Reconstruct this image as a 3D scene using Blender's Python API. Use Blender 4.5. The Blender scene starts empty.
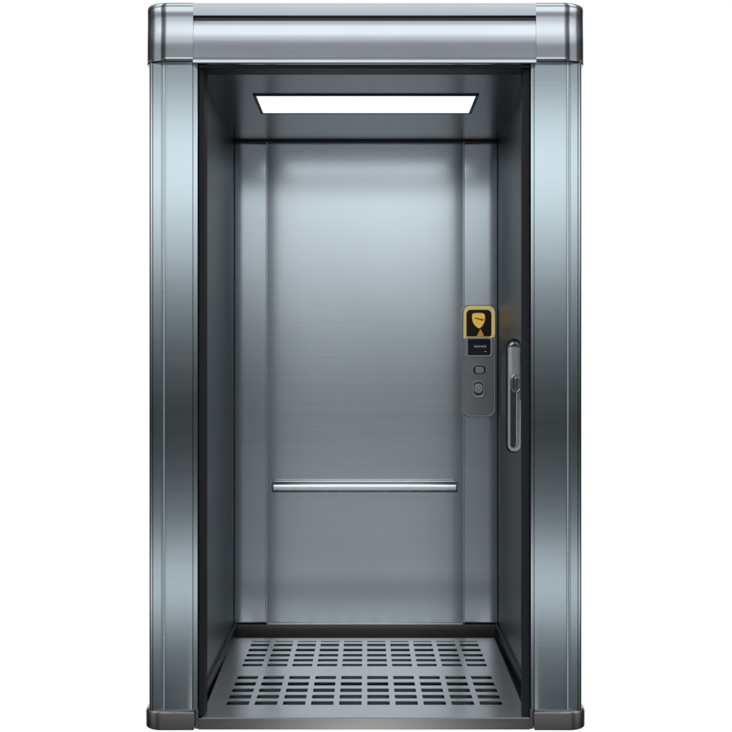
import bpy, bmesh, math, random
from mathutils import Vector, Matrix

U = 0.0033            # one drawing unit in metres
D = 1182.0            # camera distance from the front face, in units
HC = 364.0            # eye height above the ground, in units
sc = bpy.context.scene
col = sc.collection
R = math.radians

def depth(r):         # depth behind the front face at which things look r times as large
    return D * (1 / r - 1)

def V(x, y, h):       # x to the right, y into the cab, h above eye height (units) -> metres
    return Vector((x * U, y * U, (h + HC) * U))

# ------------------------------------------------------------------ materials
def srgb(v):
    return tuple((c / 12.92 if c <= .04045 else ((c + .055) / 1.055) ** 2.4) for c in v)

def metal(name, color, rough, brush=(3, 3, 260), rvar=.05, bump=.02, metallic=1.0, smudge=.06):
    m = bpy.data.materials.new(name); m.use_nodes = True
    n = m.node_tree.nodes; l = m.node_tree.links
    b = n['Principled BSDF']
    b.inputs['Metallic'].default_value = metallic
    tc = n.new('ShaderNodeTexCoord')
    mp = n.new('ShaderNodeMapping'); mp.inputs['Scale'].default_value = brush
    l.new(tc.outputs['Object'], mp.inputs['Vector'])
    no = n.new('ShaderNodeTexNoise'); no.inputs['Scale'].default_value = 1.0
    no.inputs['Detail'].default_value = 6; no.inputs['Roughness'].default_value = .65
    l.new(mp.outputs['Vector'], no.inputs['Vector'])
    mr = n.new('ShaderNodeMapRange')
    mr.inputs['From Min'].default_value = .25; mr.inputs['From Max'].default_value = .75
    mr.inputs['To Min'].default_value = rough - rvar; mr.inputs['To Max'].default_value = rough + rvar
    l.new(no.outputs['Fac'], mr.inputs['Value'])
    l.new(mr.outputs['Result'], b.inputs['Roughness'])
    # broad faint wear
    n2 = n.new('ShaderNodeTexNoise'); n2.inputs['Scale'].default_value = 2.3; n2.inputs['Detail'].default_value = 3
    l.new(tc.outputs['Object'], n2.inputs['Vector'])
    ad = n.new('ShaderNodeMath'); ad.operation = 'MULTIPLY_ADD'
    ad.inputs[1].default_value = .5
    l.new(no.outputs['Fac'], ad.inputs[0]); l.new(n2.outputs['Fac'], ad.inputs[2])
    mx = n.new('ShaderNodeMix'); mx.data_type = 'RGBA'
    mx.inputs['A'].default_value = (*[c * (1 - smudge) for c in color], 1)
    mx.inputs['B'].default_value = (*[min(1, c * (1 + smudge)) for c in color], 1)
    m2 = n.new('ShaderNodeMapRange'); m2.inputs['From Min'].default_value = .5; m2.inputs['From Max'].default_value = 1.0
    l.new(ad.outputs[0], m2.inputs['Value'])
    l.new(m2.outputs['Result'], mx.inputs['Factor'])
    l.new(mx.outputs['Result'], b.inputs['Base Color'])
    if bump:
        bp = n.new('ShaderNodeBump'); bp.inputs['Strength'].default_value = bump; bp.inputs['Distance'].default_value = .001
        l.new(no.outputs['Fac'], bp.inputs['Height']); l.new(bp.outputs['Normal'], b.inputs['Normal'])
    return m

def plain(name, color, rough=.5, metallic=0.0, emit=0.0, coat=0.0, glow=None):
    m = bpy.data.materials.new(name); m.use_nodes = True
    n = m.node_tree.nodes; l = m.node_tree.links
    b = n['Principled BSDF']
    b.inputs['Metallic'].default_value = metallic
    b.inputs['Coat Weight'].default_value = coat
    tc = n.new('ShaderNodeTexCoord'); no = n.new('ShaderNodeTexNoise')
    no.inputs['Scale'].default_value = 60; no.inputs['Detail'].default_value = 4
    l.new(tc.outputs['Object'], no.inputs['Vector'])
    mx = n.new('ShaderNodeMix'); mx.data_type = 'RGBA'
    mx.inputs['A'].default_value = (*[c * .88 for c in color], 1)
    mx.inputs['B'].default_value = (*[min(1, c * 1.12) for c in color], 1)
    l.new(no.outputs['Fac'], mx.inputs['Factor']); l.new(mx.outputs['Result'], b.inputs['Base Color'])
    b.inputs['Roughness'].default_value = rough
    if emit:
        b.inputs['Emission Color'].default_value = (*(glow or (.93, .97, 1)), 1)
        b.inputs['Emission Strength'].default_value = emit
    return m

M = dict(
    pillar = metal('pillar_steel', (.475, .55, .58), .115, brush=(.6, 3, 130), rvar=.008, bump=0, smudge=.04),
    header = metal('header_steel', (.535, .565, .59), .09, brush=(2, 3, 220), rvar=.02, bump=.004),
    back   = metal('back_wall_steel', (.74, .82, .86), .21, brush=(.4, 3, 120), rvar=.01, bump=0, metallic=.95, smudge=.04),
    strip  = metal('strip_steel', (.58, .65, .69), .19, brush=(.4, 3, 120), rvar=.01, bump=0, metallic=.9),
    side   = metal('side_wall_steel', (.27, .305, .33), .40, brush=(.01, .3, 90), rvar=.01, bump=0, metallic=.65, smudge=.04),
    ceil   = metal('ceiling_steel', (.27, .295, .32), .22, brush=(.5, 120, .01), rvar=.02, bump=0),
    edge   = metal('edge_trim', (.78, .84, .86), .2, metallic=.8, bump=0),
    dark   = metal('dark_trim', (.10, .105, .115), .45),
    kick   = metal('kick_plate_steel', (.25, .235, .225), .33, bump=0),
    foot   = metal('foot_steel', (.30, .285, .28), .33),
    sill   = metal('sill_steel', (.42, .415, .41), .09, bump=.004),
    grate  = metal('grate_steel', (.57, .565, .56), .24, brush=(.6, 240, .6), bump=.006, metallic=.8),
    tray   = metal('tray_steel', (.06, .065, .07), .5),
    chrome = metal('chrome', (.86, .88, .90), .12, rvar=.02, bump=0),
    rail   = metal('rail_steel', (.86, .88, .92), .17, rvar=.03, bump=0),
    plate  = metal('control_plate_steel', (.46, .48, .49), .34, brush=(60, 60, 60), metallic=.75),
    grip   = metal('grip_metal', (.92, .94, .96), .3, brush=(5, 5, 5), metallic=.45, bump=0, smudge=.02),
    goldfr = plain('gold_enamel_glowing', (1.0, .80, .32), .25, .1, emit=.32, glow=(1, .78, .30)),  # own glow added, since too little light reaches the frame
    rim    = metal('plate_rim_steel', (.98, 1, 1), .3, brush=(5, 5, 5), metallic=.15, bump=0, smudge=.02),
    gold   = metal('gold_trim', (1.0, .80, .32), .26, brush=(4, 4, 4), bump=0, metallic=.25, smudge=.02),
    goldic = plain('gold_paint_glowing', (.95, .62, .10), .38, 0.0, emit=.46, glow=(1, .60, .10)),  # added self-glow makes the goblet brighter than its lighting would
    amber  = plain('amber_paint_glowing', (.80, .42, .04), .4, 0.0, emit=.24, glow=(.9, .42, .03)),  # weaker added glow for the goblet's foot
    golddk = plain('dark_gold_paint', (.40, .22, .03), .45, .2),  # darker gold of the goblet's band
    badge  = plain('badge_black', (.022, .013, .006), .35),
    screen = plain('screen_navy', (.016, .022, .045), .25),
    text   = plain('screen_print_glowing', (.80, .82, .85), .5, emit=.1, glow=(.85, .9, 1)),  # faint added glow lifts the lettering in the dim cab
    textdk = plain('screen_line_print', (.10, .12, .16), .5),
    blue   = metal('blue_button_metal', (.42, .58, .68), .35, brush=(80, 80, 80)),
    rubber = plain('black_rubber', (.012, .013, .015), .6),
    glow   = plain('lit_diffuser', (.8, .8, .8), .4, emit=1.35),
)

# ------------------------------------------------------------------ mesh helpers
def build(name, bm, mat, parent=None, bevel=0, segs=2, smooth=True, label=None, ang=35):
    bmesh.ops.remove_doubles(bm, verts=bm.verts, dist=1e-7)
    bmesh.ops.recalc_face_normals(bm, faces=bm.faces)
    me = bpy.data.meshes.new(name); bm.to_mesh(me); bm.free()
    o = bpy.data.objects.new(name, me); col.objects.link(o)
    me.materials.append(M[mat])
    if smooth:
        for p in me.polygons: p.use_smooth = True
        me.set_sharp_from_angle(angle=R(ang))
    if bevel:
        md = o.modifiers.new('bevel', 'BEVEL'); md.width = bevel * U; md.segments = segs
        md.limit_method = 'ANGLE'; md.angle_limit = R(40); md.harden_normals = True
    elif smooth:
        md = o.modifiers.new('normals', 'WEIGHTED_NORMAL'); md.mode = 'FACE_AREA'; md.keep_sharp = True; md.weight = 60
    if parent: o.parent = parent
    if label: o['label'] = label
    return o

def box(bm, x0, x1, y0, y1, h0, h1):
    vs = [bm.verts.new(V(x, y, h)) for h in (h0, h1) for y in (y0, y1) for x in (x0, x1)]
    for f in ((0, 1, 3, 2), (4, 5, 7, 6), (0, 1, 5, 4), (2, 3, 7, 6), (0, 2, 6, 4), (1, 3, 7, 5)):
        bm.faces.new([vs[i] for i in f])
    return bm

def boxes(*bs):
    bm = bmesh.new()
    for b in bs: box(bm, *b)
    return bm

def loft(loops, cap=True):
    bm = bmesh.new()
    rows = [[bm.verts.new(p) for p in lp] for lp in loops]
    n = len(rows[0])
    for a, b in zip(rows, rows[1:]):
        for i in range(n):
            j = (i + 1) % n
            bm.faces.new((a[i], a[j], b[j], b[i]))
    if cap:
        bm.faces.new(rows[0][::-1]); bm.faces.new(rows[-1])
    return bm

def prism_z(poly, h0, h1):
    return loft([[V(x, y, h) for x, y in poly] for h in (h0, h1)])

def prism_x(poly, x0, x1):
    return loft([[V(x, y, h) for y, h in poly] for x in (x0, x1)])

def prism_y(poly, y0, y1):
    return loft([[V(x, y, h) for x, h in poly] for y in (y0, y1)])

def rrect(x0, x1, h0, h1, r, seg=6):
    """rounded rectangle, r = one radius or (lower left, lower right, upper right, upper left)"""
    if not isinstance(r, (tuple, list)): r = (r,) * 4
    out = []
    for k, (cx, ch, sx, sh) in enumerate(((x0, h0, 1, 1), (x1, h0, -1, 1), (x1, h1, -1, -1), (x0, h1, 1, -1))):
        rr = max(r[k], .01); a0 = (180, 270, 0, 90)[k]
        for i in range(seg + 1):
            a = R(a0 + 90 * i / seg)
            out.append((cx + sx * rr + rr * math.cos(a), ch + sh * rr + rr * math.sin(a)))
    return out

def inset(poly, d):
    cx = (min(p[0] for p in poly) + max(p[0] for p in poly)) / 2
    ch = (min(p[1] for p in poly) + max(p[1] for p in poly)) / 2
    w = (max(p[0] for p in poly) - min(p[0] for p in poly)) / 2
    h = (max(p[1] for p in poly) - min(p[1] for p in poly)) / 2
    return [(cx + (x - cx) * (w - d) / w, ch + (y - ch) * (h - d) / h) for x, y in poly]

def pillow(poly, y0, y1, d, dd=None):
    """plate facing the camera with a rounded front edge of width d; y1 = back, y0 = front"""
    dd = dd or d
    lo = [[V(x, y1, h) for x, h in poly]]
    for i in range(5):
        a = R(90 * i / 4)
        q = inset(poly, d * (1 - math.cos(a)))
        lo.append([V(x, y0 + dd * (1 - math.sin(a)), h) for x, h in q])
    return loft(lo)

def frame(outer, inner, y0, y1, lip=.5):
    """flat ring between two outlines with equal vertex counts, from y1 (back) to y0 (front)"""
    bm = bmesh.new(); n = len(outer)
    om, im = inset(outer, lip), inset(inner, -lip)
    loops = [[(p, y1) for p in outer], [(p, y0 + lip) for p in outer], [(p, y0) for p in om],
             [(p, y0) for p in im], [(p, y0 + lip) for p in inner], [(p, y1) for p in inner]]
    rows = [[bm.verts.new(V(p[0], y, p[1])) for p, y in lp] for lp in loops]
    for a in range(6):
        A, B = rows[a], rows[(a + 1) % 6]
        for i in range(n):
            j = (i + 1) % n
            bm.faces.new((A[i], A[j], B[j], B[i]))
    return bm

def tube(pts, r, seg=14, closed=False, caps=True):
    pts = [Vector(p) for p in pts]; n = len(pts)
    loops = []; up = None
    for i, p in enumerate(pts):
        a = pts[(i - 1) % n] if (closed or i > 0) else p
        b = pts[(i + 1) % n] if (closed or i < n - 1) else p
        t = (b - a).normalized()
        if up is None:
            up = Vector((0, 1, 0)) if abs(t.y) < .8 else Vector((1, 0, 0))
        s = t.cross(up).normalized(); q = s.cross(t).normalized(); up = q
        rr = r[i] if isinstance(r, (list, tuple)) else r
        loops.append([V(*(p + (s * math.cos(2 * math.pi * k / seg) + q * math.sin(2 * math.pi * k / seg)) * rr)) for k in range(seg)])
    bm = loft(loops, cap=caps and not closed)
    if closed:
        bm.verts.ensure_lookup_table()
        L = len(loops)
        for k in range(seg):
            j = (k + 1) % seg
            bm.faces.new((bm.verts[(L - 1) * seg + k], bm.verts[(L - 1) * seg + j], bm.verts[j], bm.verts[k]))
    return bm

# ------------------------------------------------------------------ the elevator
cab = bpy.data.objects.new('elevator_cab', None); col.objects.link(cab)
cab.location = (0, 0, 0)
cab['label'] = 'open empty steel elevator cab with handrail, gold badged control panel and slotted floor grate'
cab['category'] = 'elevator'
H0 = -364.0

# ---- pillars: extruded aluminium-like section with a groove and an inner edge strip
def pillar(s, xo, xi, xg0, xg1, xe):
    # s = -1 left / +1 right; xo outer, xi inner, xg groove, xe start of the inner edge strip (absolute)
    p = []
    rad = 5
    p.append((xo, 46))
    for i in range(7):
        a = R(90 * i / 6)
        p.append((xo - s * rad * (1 - math.cos(a)), rad * (1 - math.sin(a))))
    p += [(xg1 + s * .3, 0), (xg1, .3), (xg1 - s * .1, 1.6), (xg1 - s * 1.0, 1.6), (xg0 + s * .2, .1), (xg0 - s * .6, -.1), (xg0 - s * 5, -.2),
          ((xg0 + xe) / 2, -.2), (xe + s * 6, -.15), (xe + s * 1.2, .05), (xe, .4), (xe - s * .3, 1.2), (xe - s * .8, 1.2), (xe - s * 1.0, .3)]
    p += [(xi + s * 1.3, .3), (xi + s * .5, .8), (xi, 2), (xi, 46)]
    o = build('door_pillar', prism_z(p, -344, 304), 'pillar', cab, ang=22)
    gx = sorted((s * (xg0 if s > 0 else -xg0) + 0, s * (xg0 if s > 0 else -xg0) + s * 1.5))
    build('edge_highlight', boxes((gx[0], gx[1], -.45, 1.2, -343.8, 303.6)), 'edge', o, bevel=.3)  # bright strip put in for the highlight along the groove edge
    # foot cap
    f = []
    xo2 = xo + s * 4.6; rad = 17
    xin = xi + s * 3
    f.append((xo2, 50))
    for i in range(11):
        a = R(90 * i / 10)
        f.append((xo2 - s * rad * (1 - math.cos(a)), -3.5 + rad * (1 - math.sin(a))))
    f += [(xin, -3.5), (xin, 50)]
    loops = []
    for h, d in ((H0, 2.2), (H0 + .6, 1.0), (H0 + 2, 0), (-347, 0), (-344.6, .9), (-343.4, 3.2)):
        cx = (xo2 + xin) / 2; hw = abs(xo2 - xin) / 2
        loops.append([V(cx + (x - cx) * (hw - d) / hw, y + (d if y < 20 else 0), h) for x, y in f])
    ft = build('foot_cap', loft(loops), 'foot', o, ang=50)
    build('jamb_return', boxes((min(xin + s * -.1, xi - s * .4), max(xin + s * -.1, xi - s * .4), 1.4, 46, H0 + .5, -344.2)), 'sill', o, bevel=.4)
    return o

pillar(-1, -217.5, -168.2, -201.2, -204.6, -173.2)
pillar(1, 216.3, 164.6, 201.0, 204.4, 168.2)

# black gaskets inside the opening; left one deepened to stand in for wall shade
for x0, x1 in ((-168.0, -162.6), (157.0, 164.4)):
    build('door_gasket', boxes((x0, x1, 5, 30 if x0 < 0 else 15, -351.9, 300.0)), 'rubber', cab, bevel=.8)

# ---- header beam
def arcprof(h0, h1, y_edge, bulge, n, t0, t1):
    """profile from h0 (bottom) to h1 (top) with tilt running from t0 to t1 degrees"""
    out = []; y = 0; hs = [h0 + (h1 - h0) * i / n for i in range(n + 1)]
    out.append([0, h0])
    for i in range(n):
        t = R(t0 + (t1 - t0) * ((i + .5) / n) ** bulge)
        y += math.tan(t) * (hs[i + 1] - hs[i])
        out.append([y, hs[i + 1]])
    m = min(p[0] for p in out)
    return [(p[0] - m + y_edge, p[1]) for p in out]

prof = [(40, 301.2), (-7, 301.2), (-8.0, 301.7), (-8.2, 303.2), (-8.2, 305.9), (-7.8, 306.3), (-5, 306.6), (-4.6, 307.4)]
prof += arcprof(307.8, 347.3, -6.5, 3.4, 30, 0.0, 27)
prof += [(4, 348.0), (4, 349.0), (-5.2, 349.3), (-5.9, 350.0), (-6.9, 360.6), (-6.6, 362.2), (-4.6, 363), (40, 363)]
prof = [(a, b * .9968) for a, b in prof]
beam = build('header_beam', prism_x(prof, -171.9, 169.1), 'header', cab, ang=28)

def cap_(s, xi, xo):
    loops = []
    rad = 24
    hs = [303.4, 303.9, 304.8, 308, 312, 316, 320, 324, 328, 331, 334, 337, 340, 343, 346, 349, 352, 355, 358, 360, 361.8, 362.8, 363.2]
    y = 0; prev = None
    for h in hs:
        t = (h - 304) / 59
        tilt = 5.5 * math.exp(-((t - .56) / .2) ** 2) - 7.0 * max(0, (t - .78) / .22) * (t <= 1)
        if prev is not None: y += math.tan(R(tilt)) * (h - prev)
        prev = h
        d = {303.4: 1.6, 303.9: .7, 361.8: .4, 362.8: 1.2, 363.2: 2.6}.get(h, 0)
        f = [(xo - s * d * .6, 46)]
        for i in range(15):
            a = R(90 * i / 14)
            f.append((xo - s * d * .6 - s * rad * (1 - math.cos(a)), -7.5 + y * .9 + d + rad * (1 - math.sin(a))))
        f += [(xi, -7.5 + y * .9 + d), (xi, 46)]
        loops.append([V(a, b, h * .9968) for a, b in f])
    return build('corner_cap', loft(loops), 'header', beam, ang=40)
build('groove_shade_strip', boxes((-171.5, 168.8, -2.5, 1, 343.0, 347.8)), 'dark', beam)  # dark strip laid in the header groove as its shadow line
cap_(-1, -172.0, -221.6)
cap_(1, 169.2, 220.4)
# dark strips standing in for shade in the gaps between caps and pillars
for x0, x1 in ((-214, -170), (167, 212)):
    build('gap_shade_strip', boxes((x0, x1, 2, 40, 301.0, 304.2)), 'rubber', beam)

# ---- door track under the header
build('door_track', boxes((-168, 164.4, 2, 30, 298.4, 301.0)), 'dark', cab, bevel=.8)

# ---- side walls (with a slightly dished sheet)
YB = 394.0
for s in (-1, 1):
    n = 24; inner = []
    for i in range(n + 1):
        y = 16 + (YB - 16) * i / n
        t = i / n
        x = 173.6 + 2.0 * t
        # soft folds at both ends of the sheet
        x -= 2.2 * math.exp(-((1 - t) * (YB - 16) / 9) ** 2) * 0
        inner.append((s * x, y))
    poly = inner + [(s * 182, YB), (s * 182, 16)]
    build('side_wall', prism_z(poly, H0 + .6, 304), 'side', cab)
    # dark kick plate at its foot
    build('kick_plate', boxes((min(s * 170.4, s * 174.9), max(s * 170.4, s * 174.9), 17, YB - 1, -362.2, -341)), 'dark', cab, bevel=.5)
    # corner moulding
    build('corner_bead', tube([(s * 174.8, YB - 1.4, -341), (s * 174.8, YB - 1.4, 299.5)], 1.3, 8), 'dark', cab)

# ---- back wall: two side strips and the large raised centre panel, edges softly rolled back
def bow(h):             # the sheets swell gently towards the cab below rail height
    return 1.3e-4 * max(0, -130 - h) ** 2

def sheet(x0, x1, h0, h1, yf, roll, tilt, back=8, vroll=6, lean=0):
    """sheet facing the camera whose left/right margins roll back; roll=(left,right) widths, tilt=(l,r) end tilt in degrees"""
    N = 40; pts = []; xs = [x0 + (x1 - x0) * i / N for i in range(N + 1)]
    def tl(x):
        a = lean
        if roll[0] and x < x0 + roll[0]: a += -tilt[0] * ((x0 + roll[0] - x) / roll[0]) ** 1.6
        if roll[1] and x > x1 - roll[1]: a += tilt[1] * ((x - x1 + roll[1]) / roll[1]) ** 1.6
        return a
    ys = [0]
    for a, b in zip(xs, xs[1:]): ys.append(ys[-1] + math.tan(R(tl((a + b) / 2))) * (b - a))
    m = min(ys); pts = [(x, yf + y - m) for x, y in zip(xs, ys)]
    hs = [h0, h0 + .5, h0 + 1.5] + [h0 + 20 + k * 21 for k in range(11)] + [h1 - vroll * (1 - k / 5) for k in range(6)]
    loops = []
    for h in hs:
        d = 0
        if h > h1 - vroll: d = 1.0 * ((h - h1 + vroll) / vroll) ** 2
        if h < h0 + 1.4: d = (h0 + 1.5 - h) * .6
        d -= bow(h)
        loops.append([V(x, y + d, h) for x, y in pts] + [V(x1, yf + back, h), V(x0, yf + back, h)])
    return loft(loops)

wall = build('back_wall', boxes((-182, 182, YB + 3, YB + 10, H0 + 4, 304)), 'dark', cab)
build('side_strip', sheet(-174.4, -133.6, -341, 299.6, YB - 3.2, (13, 4), (9, 1), lean=4.6), 'strip', wall, ang=25)
build('side_strip', sheet(131.4, 174.4, -341, 299.6, YB - 3.2, (4, 13), (1, 9), lean=-4.6), 'strip', wall, ang=25)
build('centre_panel', sheet(-131.6, 129.4, -341, 299.6, YB - 3, (22, 22), (2.8, 2.8)), 'back', wall, ang=25)
for x in (-132.3, 130.1):
    seg = [(YB - 4.2 - bow(h), h) for h in [-340.6 + 20 * k for k in range(11)]]
    build('panel_edge', prism_x(seg + [(YB - 4.2, 299.2), (YB + 3, 299.2), (YB + 3, -340.6)], x - .7, x + .7), 'edge', wall)
build('bottom_edge', boxes((-131.0, 128.8, YB - 10.6, YB + 2, -342.6, -341.1)), 'edge', wall, bevel=.3)
build('kick_plate', boxes((-174, 174, YB - 9.6, YB + 2.8, -361.5, -342.8)), 'kick', cab, bevel=.5)
build('cornice_strip', boxes((-174, 174, YB - 5, YB - 1.5, 297.2, 299.9)), 'dark', cab, bevel=.6)

# ---- ceiling and its light
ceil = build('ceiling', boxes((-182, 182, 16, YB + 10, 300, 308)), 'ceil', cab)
xa, xb = -121.6, 121.6; ya, yb = depth(.903), depth(.846)
lamp = bmesh.new()
fo = [(xa - 3.5, ya - 4), (xb + 3.5, ya - 4), (xb + 3.5, yb + 4), (xa - 3.5, yb + 4)]
fi = [(xa, ya), (xb, ya), (xb, yb), (xa, yb)]
rows = [[lamp.verts.new(V(x, y, h)) for x, y in lp] for lp, h in ((fo, 299.9), (fo, 298.6), (fi, 298.6), (fi, 299.9))]
for a in range(4):
    for i in range(4):
        j = (i + 1) % 4
        lamp.faces.new((rows[a][i], rows[a][j], rows[(a + 1) % 4][j], rows[(a + 1) % 4][i]))
lf = build('ceiling_light', lamp, 'dark', ceil, bevel=.3)
# (thing > part > sub-part: the diffuser is a part of the ceiling's lamp)
lf.parent = cab
build('diffuser', boxes((xa + .3, xb - .3, ya + .3, yb - .3, 299.0, 299.95)), 'glow', lf)

# ---- floor: sill, tray, grate
build('floor_tray', boxes((-181, 181, 16, YB + 2, -363.2, -361.8)), 'tray', cab)
build('door_sill', prism_x([(0, H0 + .3), (15.5, H0 + .3), (15.5, -355.6), (1.2, -355.6), (1.2, -352.4), (0, -352.4)], -167.6, 164.2), 'sill', cab, bevel=.3)

GH = -352.0
def plan_grate():
    bm = bmesh.new()
    T = 1.1
    cols = []
    for c in range(10):
        a = -145.4 + c * 29.35
        cols.append((a, a + 23.4))
    def dy(y): return D * (-GH / (y - 366.0) - 1)       # depth on the plate for a given drop below eye level
    rows = []
    for yc, hh in ((703, 1.85), (696.6, 1.8), (690.2, 1.75), (683.8, 1.7), (677.5, 1.55),
                   (665.0, 1.2), (660.2, 1.25), (655.2, 1.3), (650.0, 1.3), (645.0, 1.25), (641.5, .45)):
        rows.append((dy(yc + hh), dy(yc - hh)))
    y0, y1 = 1.4, dy(638.0)
    xs = [-164.4] + [v for c in cols for v in ((c[0] - 2), (c[1] + 2))] + [161.6]
    ys = [y0]
    for a, b in rows: ys += [a - .1, b + .1]
    ys.append(y1)
    def warp(x, y):                                     # the plate is a hair wider at the back
        t = (y - y0) / (y1 - y0)
        if x < -150: return x - 7.6 * t
        if x > 150: return x + 4.6 * t
        return x
    cache = {}
    def vert(x, y, h):
        k = (round(x, 4), round(y, 4), h)
        if k not in cache: cache[k] = bm.verts.new(V(warp(x, y), y, h))
        return cache[k]
    random.seed(4)
    for j in range(len(ys) - 1):
        hole_row = j % 2 == 1
        for i in range(len(xs) - 1):
            X0, X1, Y0, Y1 = xs[i], xs[i + 1], ys[j], ys[j + 1]
            if hole_row and i % 2 == 1:
                # cell with a round-cornered slot
                w = X1 - X0 - 4; d = Y1 - Y0 - .2
                r = min(1.3, d / 2 * .5)
                hx0, hx1, hy0, hy1 = X0 + 2, X1 - 2, Y0 + .1, Y1 - .1
                loop = []; seg = 4
                for k, (cx, cy, sx, sy) in enumerate(((hx0, hy0, 1, 1), (hx1, hy0, -1, 1), (hx1, hy1, -1, -1), (hx0, hy1, 1, -1))):
                    a0 = (180, 270, 0, 90)[k]
                    for q in range(seg + 1):
                        a = R(a0 + 90 * q / seg)
                        loop.append((cx + sx * r + r * math.cos(a), cy + sy * r + r * math.sin(a)))
                corners = [(X0, Y0), (X1, Y0), (X1, Y1), (X0, Y1)]
                top = [bm.verts.new(V(x, y, GH - .0)) for x, y in loop]
                mid = [bm.verts.new(V(x, y, GH - T)) for x, y in loop]
                n = len(loop); cv = [vert(x, y, GH) for x, y in corners]
                for k in range(4):
                    for q in range(seg):
                        a = k * (seg + 1) + q
                        bm.faces.new((cv[k], top[a], top[a + 1]))
                    a = k * (seg + 1) + seg; b = ((k + 1) % 4) * (seg + 1)
                    bm.faces.new((cv[k], top[a], top[b], cv[(k + 1) % 4]))
                for a in range(n):
                    b = (a + 1) % n
                    bm.faces.new((top[a], mid[a], mid[b], top[b]))
            else:
                bm.faces.new([vert(x, y, GH) for x, y in ((X0, Y0), (X1, Y0), (X1, Y1), (X0, Y1))])
    # rim
    per = [(x, ys[0]) for x in xs] + [(xs[-1], y) for y in ys[1:]] + [(x, ys[-1]) for x in xs[::-1][1:]] + [(xs[0], y) for y in ys[::-1][1:-1]]
    for a, b in zip(per, per[1:] + per[:1]):
        bm.faces.new((vert(*a, GH), vert(*b, GH), vert(*b, GH - T), vert(*a, GH - T)))
    me_rows = [(rows[0][0], rows[4][1]), (rows[5][0], rows[10][1])]
    return bm, cols, me_rows
gbm, gcols, grows = plan_grate()
grate = build('floor_grate', gbm, 'grate', cab, smooth=False)

# ---- handrail
yr = YB - 16
rl = D / (D + yr)
rail = build('handrail', boxes((0, .01, YB, YB + .01, -150, -149.99)), 'rail', cab)
bpy.data.objects.remove(rail)
hc = -(487.0 - 366) / rl
x0, x1 = (272 - 366) / rl, (457.5 - 366) / rl
rr = 7.8
ends = [(x0, rr * .80), (x0 + .5, rr * .93), (x0 + 1.3, rr), (x0 + 3, rr), (x1 - 3, rr), (x1 - 1.3, rr), (x1 - .5, rr * .93), (x1, rr * .80)]
rail = build('handrail', tube([(x, yr, hc) for x, _ in ends], [q for _, q in ends], 40), 'rail', cab, ang=50)
for x in (x0 + 22, (x0 + x1) / 2, x1 - 22):
    build('bracket', tube([(x, yr + 5, hc), (x, YB - 2.5, hc)], 4, 16), 'rail', rail)

# ---- control panel on the right strip
yp = YB - 12
rp = D / (D + yp)
def px(x, r=rp): return (x - 366) / r
def pz(y, r=rp): return -(y - 366) / r
outline = rrect(px(462.6), px(495.8), pz(417.2), pz(305.0), (10, 10, 9, 9), 8)
panel = build('control_panel', pillow(outline, yp, YB + 1, 1.6), 'plate', cab, ang=60)
M_r = inset(outline, 1.8)
build('rim', frame(inset(outline, .4), inset(outline, 2.2), yp - .9, yp + .6, .8), 'rim', panel, ang=60)
# gold badge
go = rrect(px(463.4), px(495.0), pz(338.4), pz(305.8), (1.2, 7, 9, 9), 8)
gi = rrect(px(466.4), px(491.4), pz(336.6), pz(309.8), (.4, 3, 6, 6), 8)
bd = build('badge_frame', frame(go, gi, yp - 2.0, yp + .3, 1.2), 'goldfr', panel, ang=60, label='gold frame around the dark goblet badge')
build('badge_plate', prism_y(inset(gi, -.3), yp - .5, yp + .2), 'badge', panel)
# goblet emblem: cup, band, stem and foot
cup = [(472.0, 315.2), (472.3, 314.0), (473.6, 313.3), (476.5, 313.0), (480.0, 313.0), (483.0, 313.3), (484.4, 314.2), (484.9, 316.0),
       (484.9, 319.5), (484.2, 322.5), (482.8, 325.2), (481.0, 327.3), (479.2, 328.4), (477.8, 328.0), (475.6, 326.2), (473.6, 323.8), (472.5, 321.0), (472.0, 318.0)]
build('goblet_emblem', prism_y([(px(x), pz(y)) for x, y in cup], yp - 1.4, yp - .4), 'goldic', panel, bevel=.5)
stem = [(480.3, 328.6), (481.2, 330.2), (482.4, 332.4), (483.4, 334.6), (483.8, 336.0), (476.6, 336.2), (477.6, 334.0), (479.0, 331.8), (479.8, 329.8)]
build('goblet_foot', prism_y([(px(x), pz(y)) for x, y in stem], yp - 1.2, yp - .4), 'amber', panel, bevel=.3)
band = [(474.4, 317.8), (477.0, 318.0), (479.6, 318.6), (482.4, 319.2), (484.6, 319.0), (483.0, 320.0), (482.0, 321.4), (480.6, 320.0), (477.4, 319.2), (474.8, 318.7)]
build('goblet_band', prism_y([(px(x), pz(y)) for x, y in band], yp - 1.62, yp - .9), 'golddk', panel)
# display
do = rrect(px(466.2), px(492.6), pz(357.0), pz(337.2), (1.5, 4.5, 4.5, 1.0), 8)
di = rrect(px(467.9), px(490.4), pz(355.2), pz(339.2), (.5, 3, 3, .5), 8)
build('display_frame', frame(do, di, yp - 2.2, yp + .2, .6), 'rim', panel, ang=60)
build('display_screen', prism_y(inset(di, -.3), yp - .9, yp + .2), 'screen', panel)
tx = bpy.data.curves.new('t', 'FONT'); tx.body = 'NAHAN'; tx.size = 4.6 * U; tx.extrude = .1 * U; tx.align_x = 'LEFT'; tx.offset = .06 * U
to = bpy.data.objects.new('t', tx); col.objects.link(to)
dg = bpy.context.evaluated_depsgraph_get(); dg.update()
tm = bpy.data.meshes.new_from_object(to.evaluated_get(dg))
w = max(v.co.x for v in tm.vertices)
sx = (px(486.2) - px(473.8)) * U / w
for v in tm.vertices:
    v.co = V(px(473.8), yp - 1.05, pz(347.6)) + Vector((v.co.x * sx, -v.co.z, v.co.y))
bpy.data.objects.remove(to)
tobj = bpy.data.objects.new('screen_text', tm); col.objects.link(tobj); tobj.parent = panel
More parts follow.
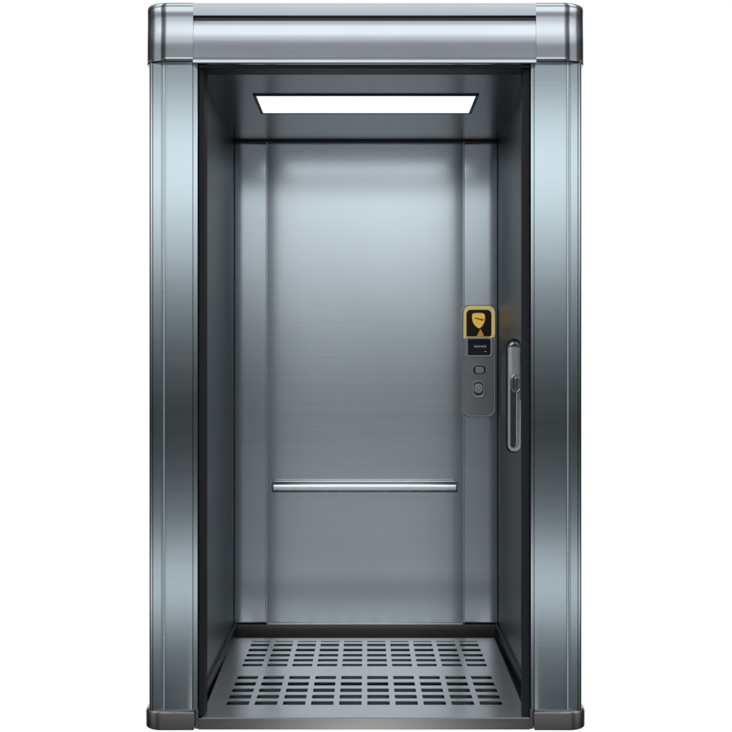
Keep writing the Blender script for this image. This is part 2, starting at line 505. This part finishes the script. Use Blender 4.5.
tm.materials.clear(); tm.materials.append(M['text'])
build('screen_line', boxes((px(471.5), px(486), yp - 1.1, yp - .8, pz(349.8), pz(349.3))), 'textdk', panel)
build('screen_line', boxes((px(470.5), px(484.2), yp - 1.1, yp - .8, pz(352.2), pz(351.6))), 'textdk', panel)
build('screen_dash', boxes((px(484.4), px(486.4), yp - 1.2, yp - .8, pz(351.9), pz(351.1))), 'text', panel)
# oval blue button
bo = rrect(px(471.9), px(486.9), pz(376.0), pz(364.4), 7.2, 8)
bi = rrect(px(473.3), px(485.7), pz(374.8), pz(365.6), 5.6, 8)
build('button_ring', frame(bo, bi, yp - 1.8, yp + .2, .7), 'rim', panel, ang=60)
build('button_well', prism_y(inset(bi, -.3), yp - .3, yp + .2), 'rubber', panel)
build('button', pillow(rrect(px(474.6), px(484.6), pz(374.3), pz(366.2), 4, 8), yp - 1.5, yp, 1.4), 'blue', panel, ang=60, label='oval blue-grey button')
gl = [(px(475.8) + (px(483.4) - px(475.8)) * i / 6, pz(369.0 + (i % 2) * 2.2)) for i in range(7)]
build('button_mark', tube([(x, yp - 1.5, h) for x, h in gl], .35, 6), 'text', panel)
# tall button with a round key
bo = rrect(px(472.5), px(484.6), pz(398.0), pz(380.2), 6.5, 8)
bi = rrect(px(474.0), px(483.2), pz(395.4), pz(382.0), 5, 8)
build('button_ring', frame(bo, bi, yp - 2.2, yp + .2, .9), 'rim', panel, ang=60)
build('button_well', prism_y(inset(bi, -.3), yp - .3, yp + .2), 'dark', panel)
def disc(cx, ch, r, n=24): return [(cx + r * math.cos(2 * math.pi * i / n), ch + r * math.sin(2 * math.pi * i / n)) for i in range(n)]
build('button', pillow(rrect(px(474.4), px(482.6), pz(393.2), pz(383.4), 4.6, 8), yp - 2.0, yp, 1.6), 'rim', panel, ang=60, label='rounded steel button')
build('button_mark', tube([(px(478.5) + 2.9 * math.cos(a), yp - 2.0, pz(388.3) + 2.9 * math.sin(a)) for a in [2 * math.pi * i / 16 for i in range(16)]], .45, 6, closed=True), 'plate', panel)

# ---- grab handle on the right wall
rh = .912; yh = depth(rh)
hx = lambda x: (x - 366) / rh
hz = lambda y: -(y - 366) / rh
x0, x1 = hx(508.2), hx(521.2); zt, zb = hz(341.2), hz(452.0)
back = build('grab_handle', pillow(rrect(x0 - 1.1, x1 + .5, zb - 1.4, zt + 3.0, (x1 - x0) / 2 + .9, 12), yh + 5, yh + 14, 1.5), 'rubber', cab, ang=60)  # dark backing drawn wider than the grip, as its shadow halo
for z0 in (zt - 26, zb + 12):
    build('mount', boxes((x1 - 6, 174.5, yh + 8, yh + 16, z0, z0 + 14)), 'dark', back, bevel=1)
build('grip', pillow(rrect(x0, x1, zb, zt, (x1 - x0) / 2 - .05, 12), yh, yh + 8, 4.2, 3.4), 'grip', back, ang=70)
capo = rrect(x0 + .2, x1 - .2, hz(347.6), zt, (.1, .1, (x1 - x0) / 2 - .3, (x1 - x0) / 2 - .3), 12)
build('top_cap', pillow(capo, yh - 1.6, yh + 7, 3.6, 3.2), 'chrome', back, ang=70)
def ring_pts(xa, xb, za, zb_, y, n=12):
    r = (xb - xa) / 2; cx = (xa + xb) / 2; p = []
    for i in range(n + 1):
        a = R(180 + 180 * i / n); p.append((cx + r * math.cos(a), y, za + r + r * math.sin(a)))
    for i in range(n + 1):
        a = R(180 * i / n); p.append((cx + r * math.cos(a), y, zb_ - r + r * math.sin(a)))
    return p
# dark slot in the lower part of the grip, chrome loop round it
build('slot', prism_y(rrect(hx(510.6), hx(517.0), hz(447.6), hz(377.5), 3.2, 8), yh - .25, yh + 1), 'kick', back)
L = [(hx(509.6), yh - .3, hz(374)), (hx(509.4), yh - .7, hz(392)), (hx(509.3), yh - .8, hz(430))]
cx = (hx(509.3) + hx(520.0)) / 2; r_ = (hx(520.0) - hx(509.3)) / 2
for i in range(15):
    a = R(180 + 180 * i / 14); L.append((cx + r_ * math.cos(a), yh - .9, hz(445.0) + r_ * math.sin(a)))
L += [(hx(520.2), yh - .7, hz(425)), (hx(520.4), yh - .3, hz(400))]
rad_ = [.4, .8, .95] + [.95 + .7 * math.sin(R(180 * i / 14)) for i in range(15)] + [.8, .4]
build('loop', tube(L, rad_, 12), 'rim', back, ang=70)
build('latch_rod', tube([(hx(516.8), yh - .9, hz(391)), (hx(516.8), yh - .9, hz(420)), (hx(516.9), yh - .8, hz(441)), (hx(516.0), yh - .6, hz(447.5))], [.75, .8, .8, .6], 10), 'rim', back, ang=70)
build('latch_ring', tube(ring_pts(hx(512.0), hx(519.8), hz(392.2), hz(374.6), yh - 1.2), .75, 10, closed=True), 'chrome', back, ang=70)
build('latch', pillow(rrect(hx(514.6), hx(518.4), hz(390.6), hz(377.0), 1.9, 8), yh - 1.6, yh, .9), 'chrome', back, ang=70)

# ------------------------------------------------------------------ studio light
w = bpy.data.worlds.new('World'); sc.world = w; w.use_nodes = True
n = w.node_tree.nodes; l = w.node_tree.links
bg = n['Background']
tc = n.new('ShaderNodeTexCoord'); nm = n.new('ShaderNodeVectorMath'); nm.operation = 'NORMALIZE'
l.new(tc.outputs['Generated'], nm.inputs[0])
sp = n.new('ShaderNodeSeparateXYZ'); l.new(nm.outputs[0], sp.inputs[0])
def math_(op, a, b=None, c=None):
    m = n.new('ShaderNodeMath'); m.operation = op
    for k, v in enumerate((a, b, c)):
        if v is None: continue
        if isinstance(v, (int, float)): m.inputs[k].default_value = v
        else: l.new(v, m.inputs[k])
    return m.outputs[0]
elev = math_('MULTIPLY', math_('ARCSINE', sp.outputs['Z']), 180 / math.pi)
negy = math_('MULTIPLY', sp.outputs['Y'], -1)
az = math_('MULTIPLY', math_('ABSOLUTE', math_('ARCTAN2', sp.outputs['X'], negy)), 180 / math.pi)
def ramp(val, lo, hi, stops):
    mr = n.new('ShaderNodeMapRange'); mr.inputs['From Min'].default_value = lo; mr.inputs['From Max'].default_value = hi
    l.new(val, mr.inputs['Value'])
    cr = n.new('ShaderNodeValToRGB'); cr.color_ramp.interpolation = 'EASE'
    el = cr.color_ramp.elements
    while len(el) > 1: el.remove(el[0])
    for i, (p, v) in enumerate(stops):
        e = el[0] if i == 0 else el.new((p - lo) / (hi - lo))
        e.position = (p - lo) / (hi - lo)
        c = v if isinstance(v, tuple) else (v, v, v)
        e.color = (*c, 1)
    l.new(mr.outputs['Result'], cr.inputs['Fac'])
    return cr.outputs['Color']
K = 1.8
def g(v): return (v * K * .96, v * K, v * K * 1.03)
ELEV = [(-60, .05), (-30, .06), (-17, .045), (-14.5, .065), (-12.8, .14), (-10.7, .64), (-9.8, .55), (-7.6, .15), (-6, .085), (-4.3, .045), (-3.0, .02),
        (-1.5, .035), (.5, .08), (3, .19), (6, .50), (8.5, .80), (11, .84), (12.4, .52), (13.6, .26), (14.8, .20), (16.4, .23), (20, .52), (26, .85), (38, .85), (54, .45), (90, .3)]
e_col = ramp(elev, -60, 90, [(a, g(b)) for a, b in ELEV])
a_col = ramp(az, 0, 180, [(0, 1.0), (12, 1.0), (18, .5), (23, .2), (35, .16), (46, 1.1), (70, 1.1), (88, .25), (118, .12), (180, .12)])
lobe = math_('MULTIPLY', math_('EXPONENT', math_('MULTIPLY', math_('POWER', math_('DIVIDE', az, 4.5), 2.0), -1)),
             math_('EXPONENT', math_('MULTIPLY', math_('POWER', math_('ABSOLUTE', math_('DIVIDE', math_('ADD', elev, 19.0), 3.5)), 2.0), -1)))
white = ramp(az, 0, 180, [(0, 0), (139, 0), (146, 1), (180, 1)])
mul = n.new('ShaderNodeMix'); mul.data_type = 'RGBA'; mul.blend_type = 'MULTIPLY'; mul.inputs['Factor'].default_value = 1
l.new(e_col, mul.inputs['A']); l.new(a_col, mul.inputs['B'])
mw = n.new('ShaderNodeMix'); mw.data_type = 'RGBA'
lb = n.new('ShaderNodeMix'); lb.data_type = 'RGBA'; lb.blend_type = 'ADD'; lb.inputs['B'].default_value = (1.1, 1.08, 1.05, 1)
l.new(lobe, lb.inputs['Factor']); l.new(mul.outputs['Result'], lb.inputs['A'])
l.new(white, mw.inputs['Factor']); l.new(lb.outputs['Result'], mw.inputs['A']); mw.inputs['B'].default_value = (1.02, 1.02, 1.02, 1)
l.new(mw.outputs['Result'], bg.inputs['Color']); bg.inputs['Strength'].default_value = 1.0
w.cycles.sampling_method = 'MANUAL'; w.cycles.sample_map_resolution = 1024

# ------------------------------------------------------------------ camera
cd = bpy.data.cameras.new('camera'); cam = bpy.data.objects.new('camera', cd); col.objects.link(cam)
cam.location = V(0, -D, 0); cam.rotation_euler = (R(90), 0, 0)
cd.sensor_width = 36; cd.lens = 36 / 2 / (366 / D)
cd.clip_end = 200; cd.clip_start = .05
sc.camera = cam
sc.view_settings.view_transform = 'Standard'; sc.view_settings.look = 'None'
sc.view_settings.exposure = 0; sc.view_settings.gamma = 1
sc.cycles.max_bounces = 12; sc.cycles.glossy_bounces = 8
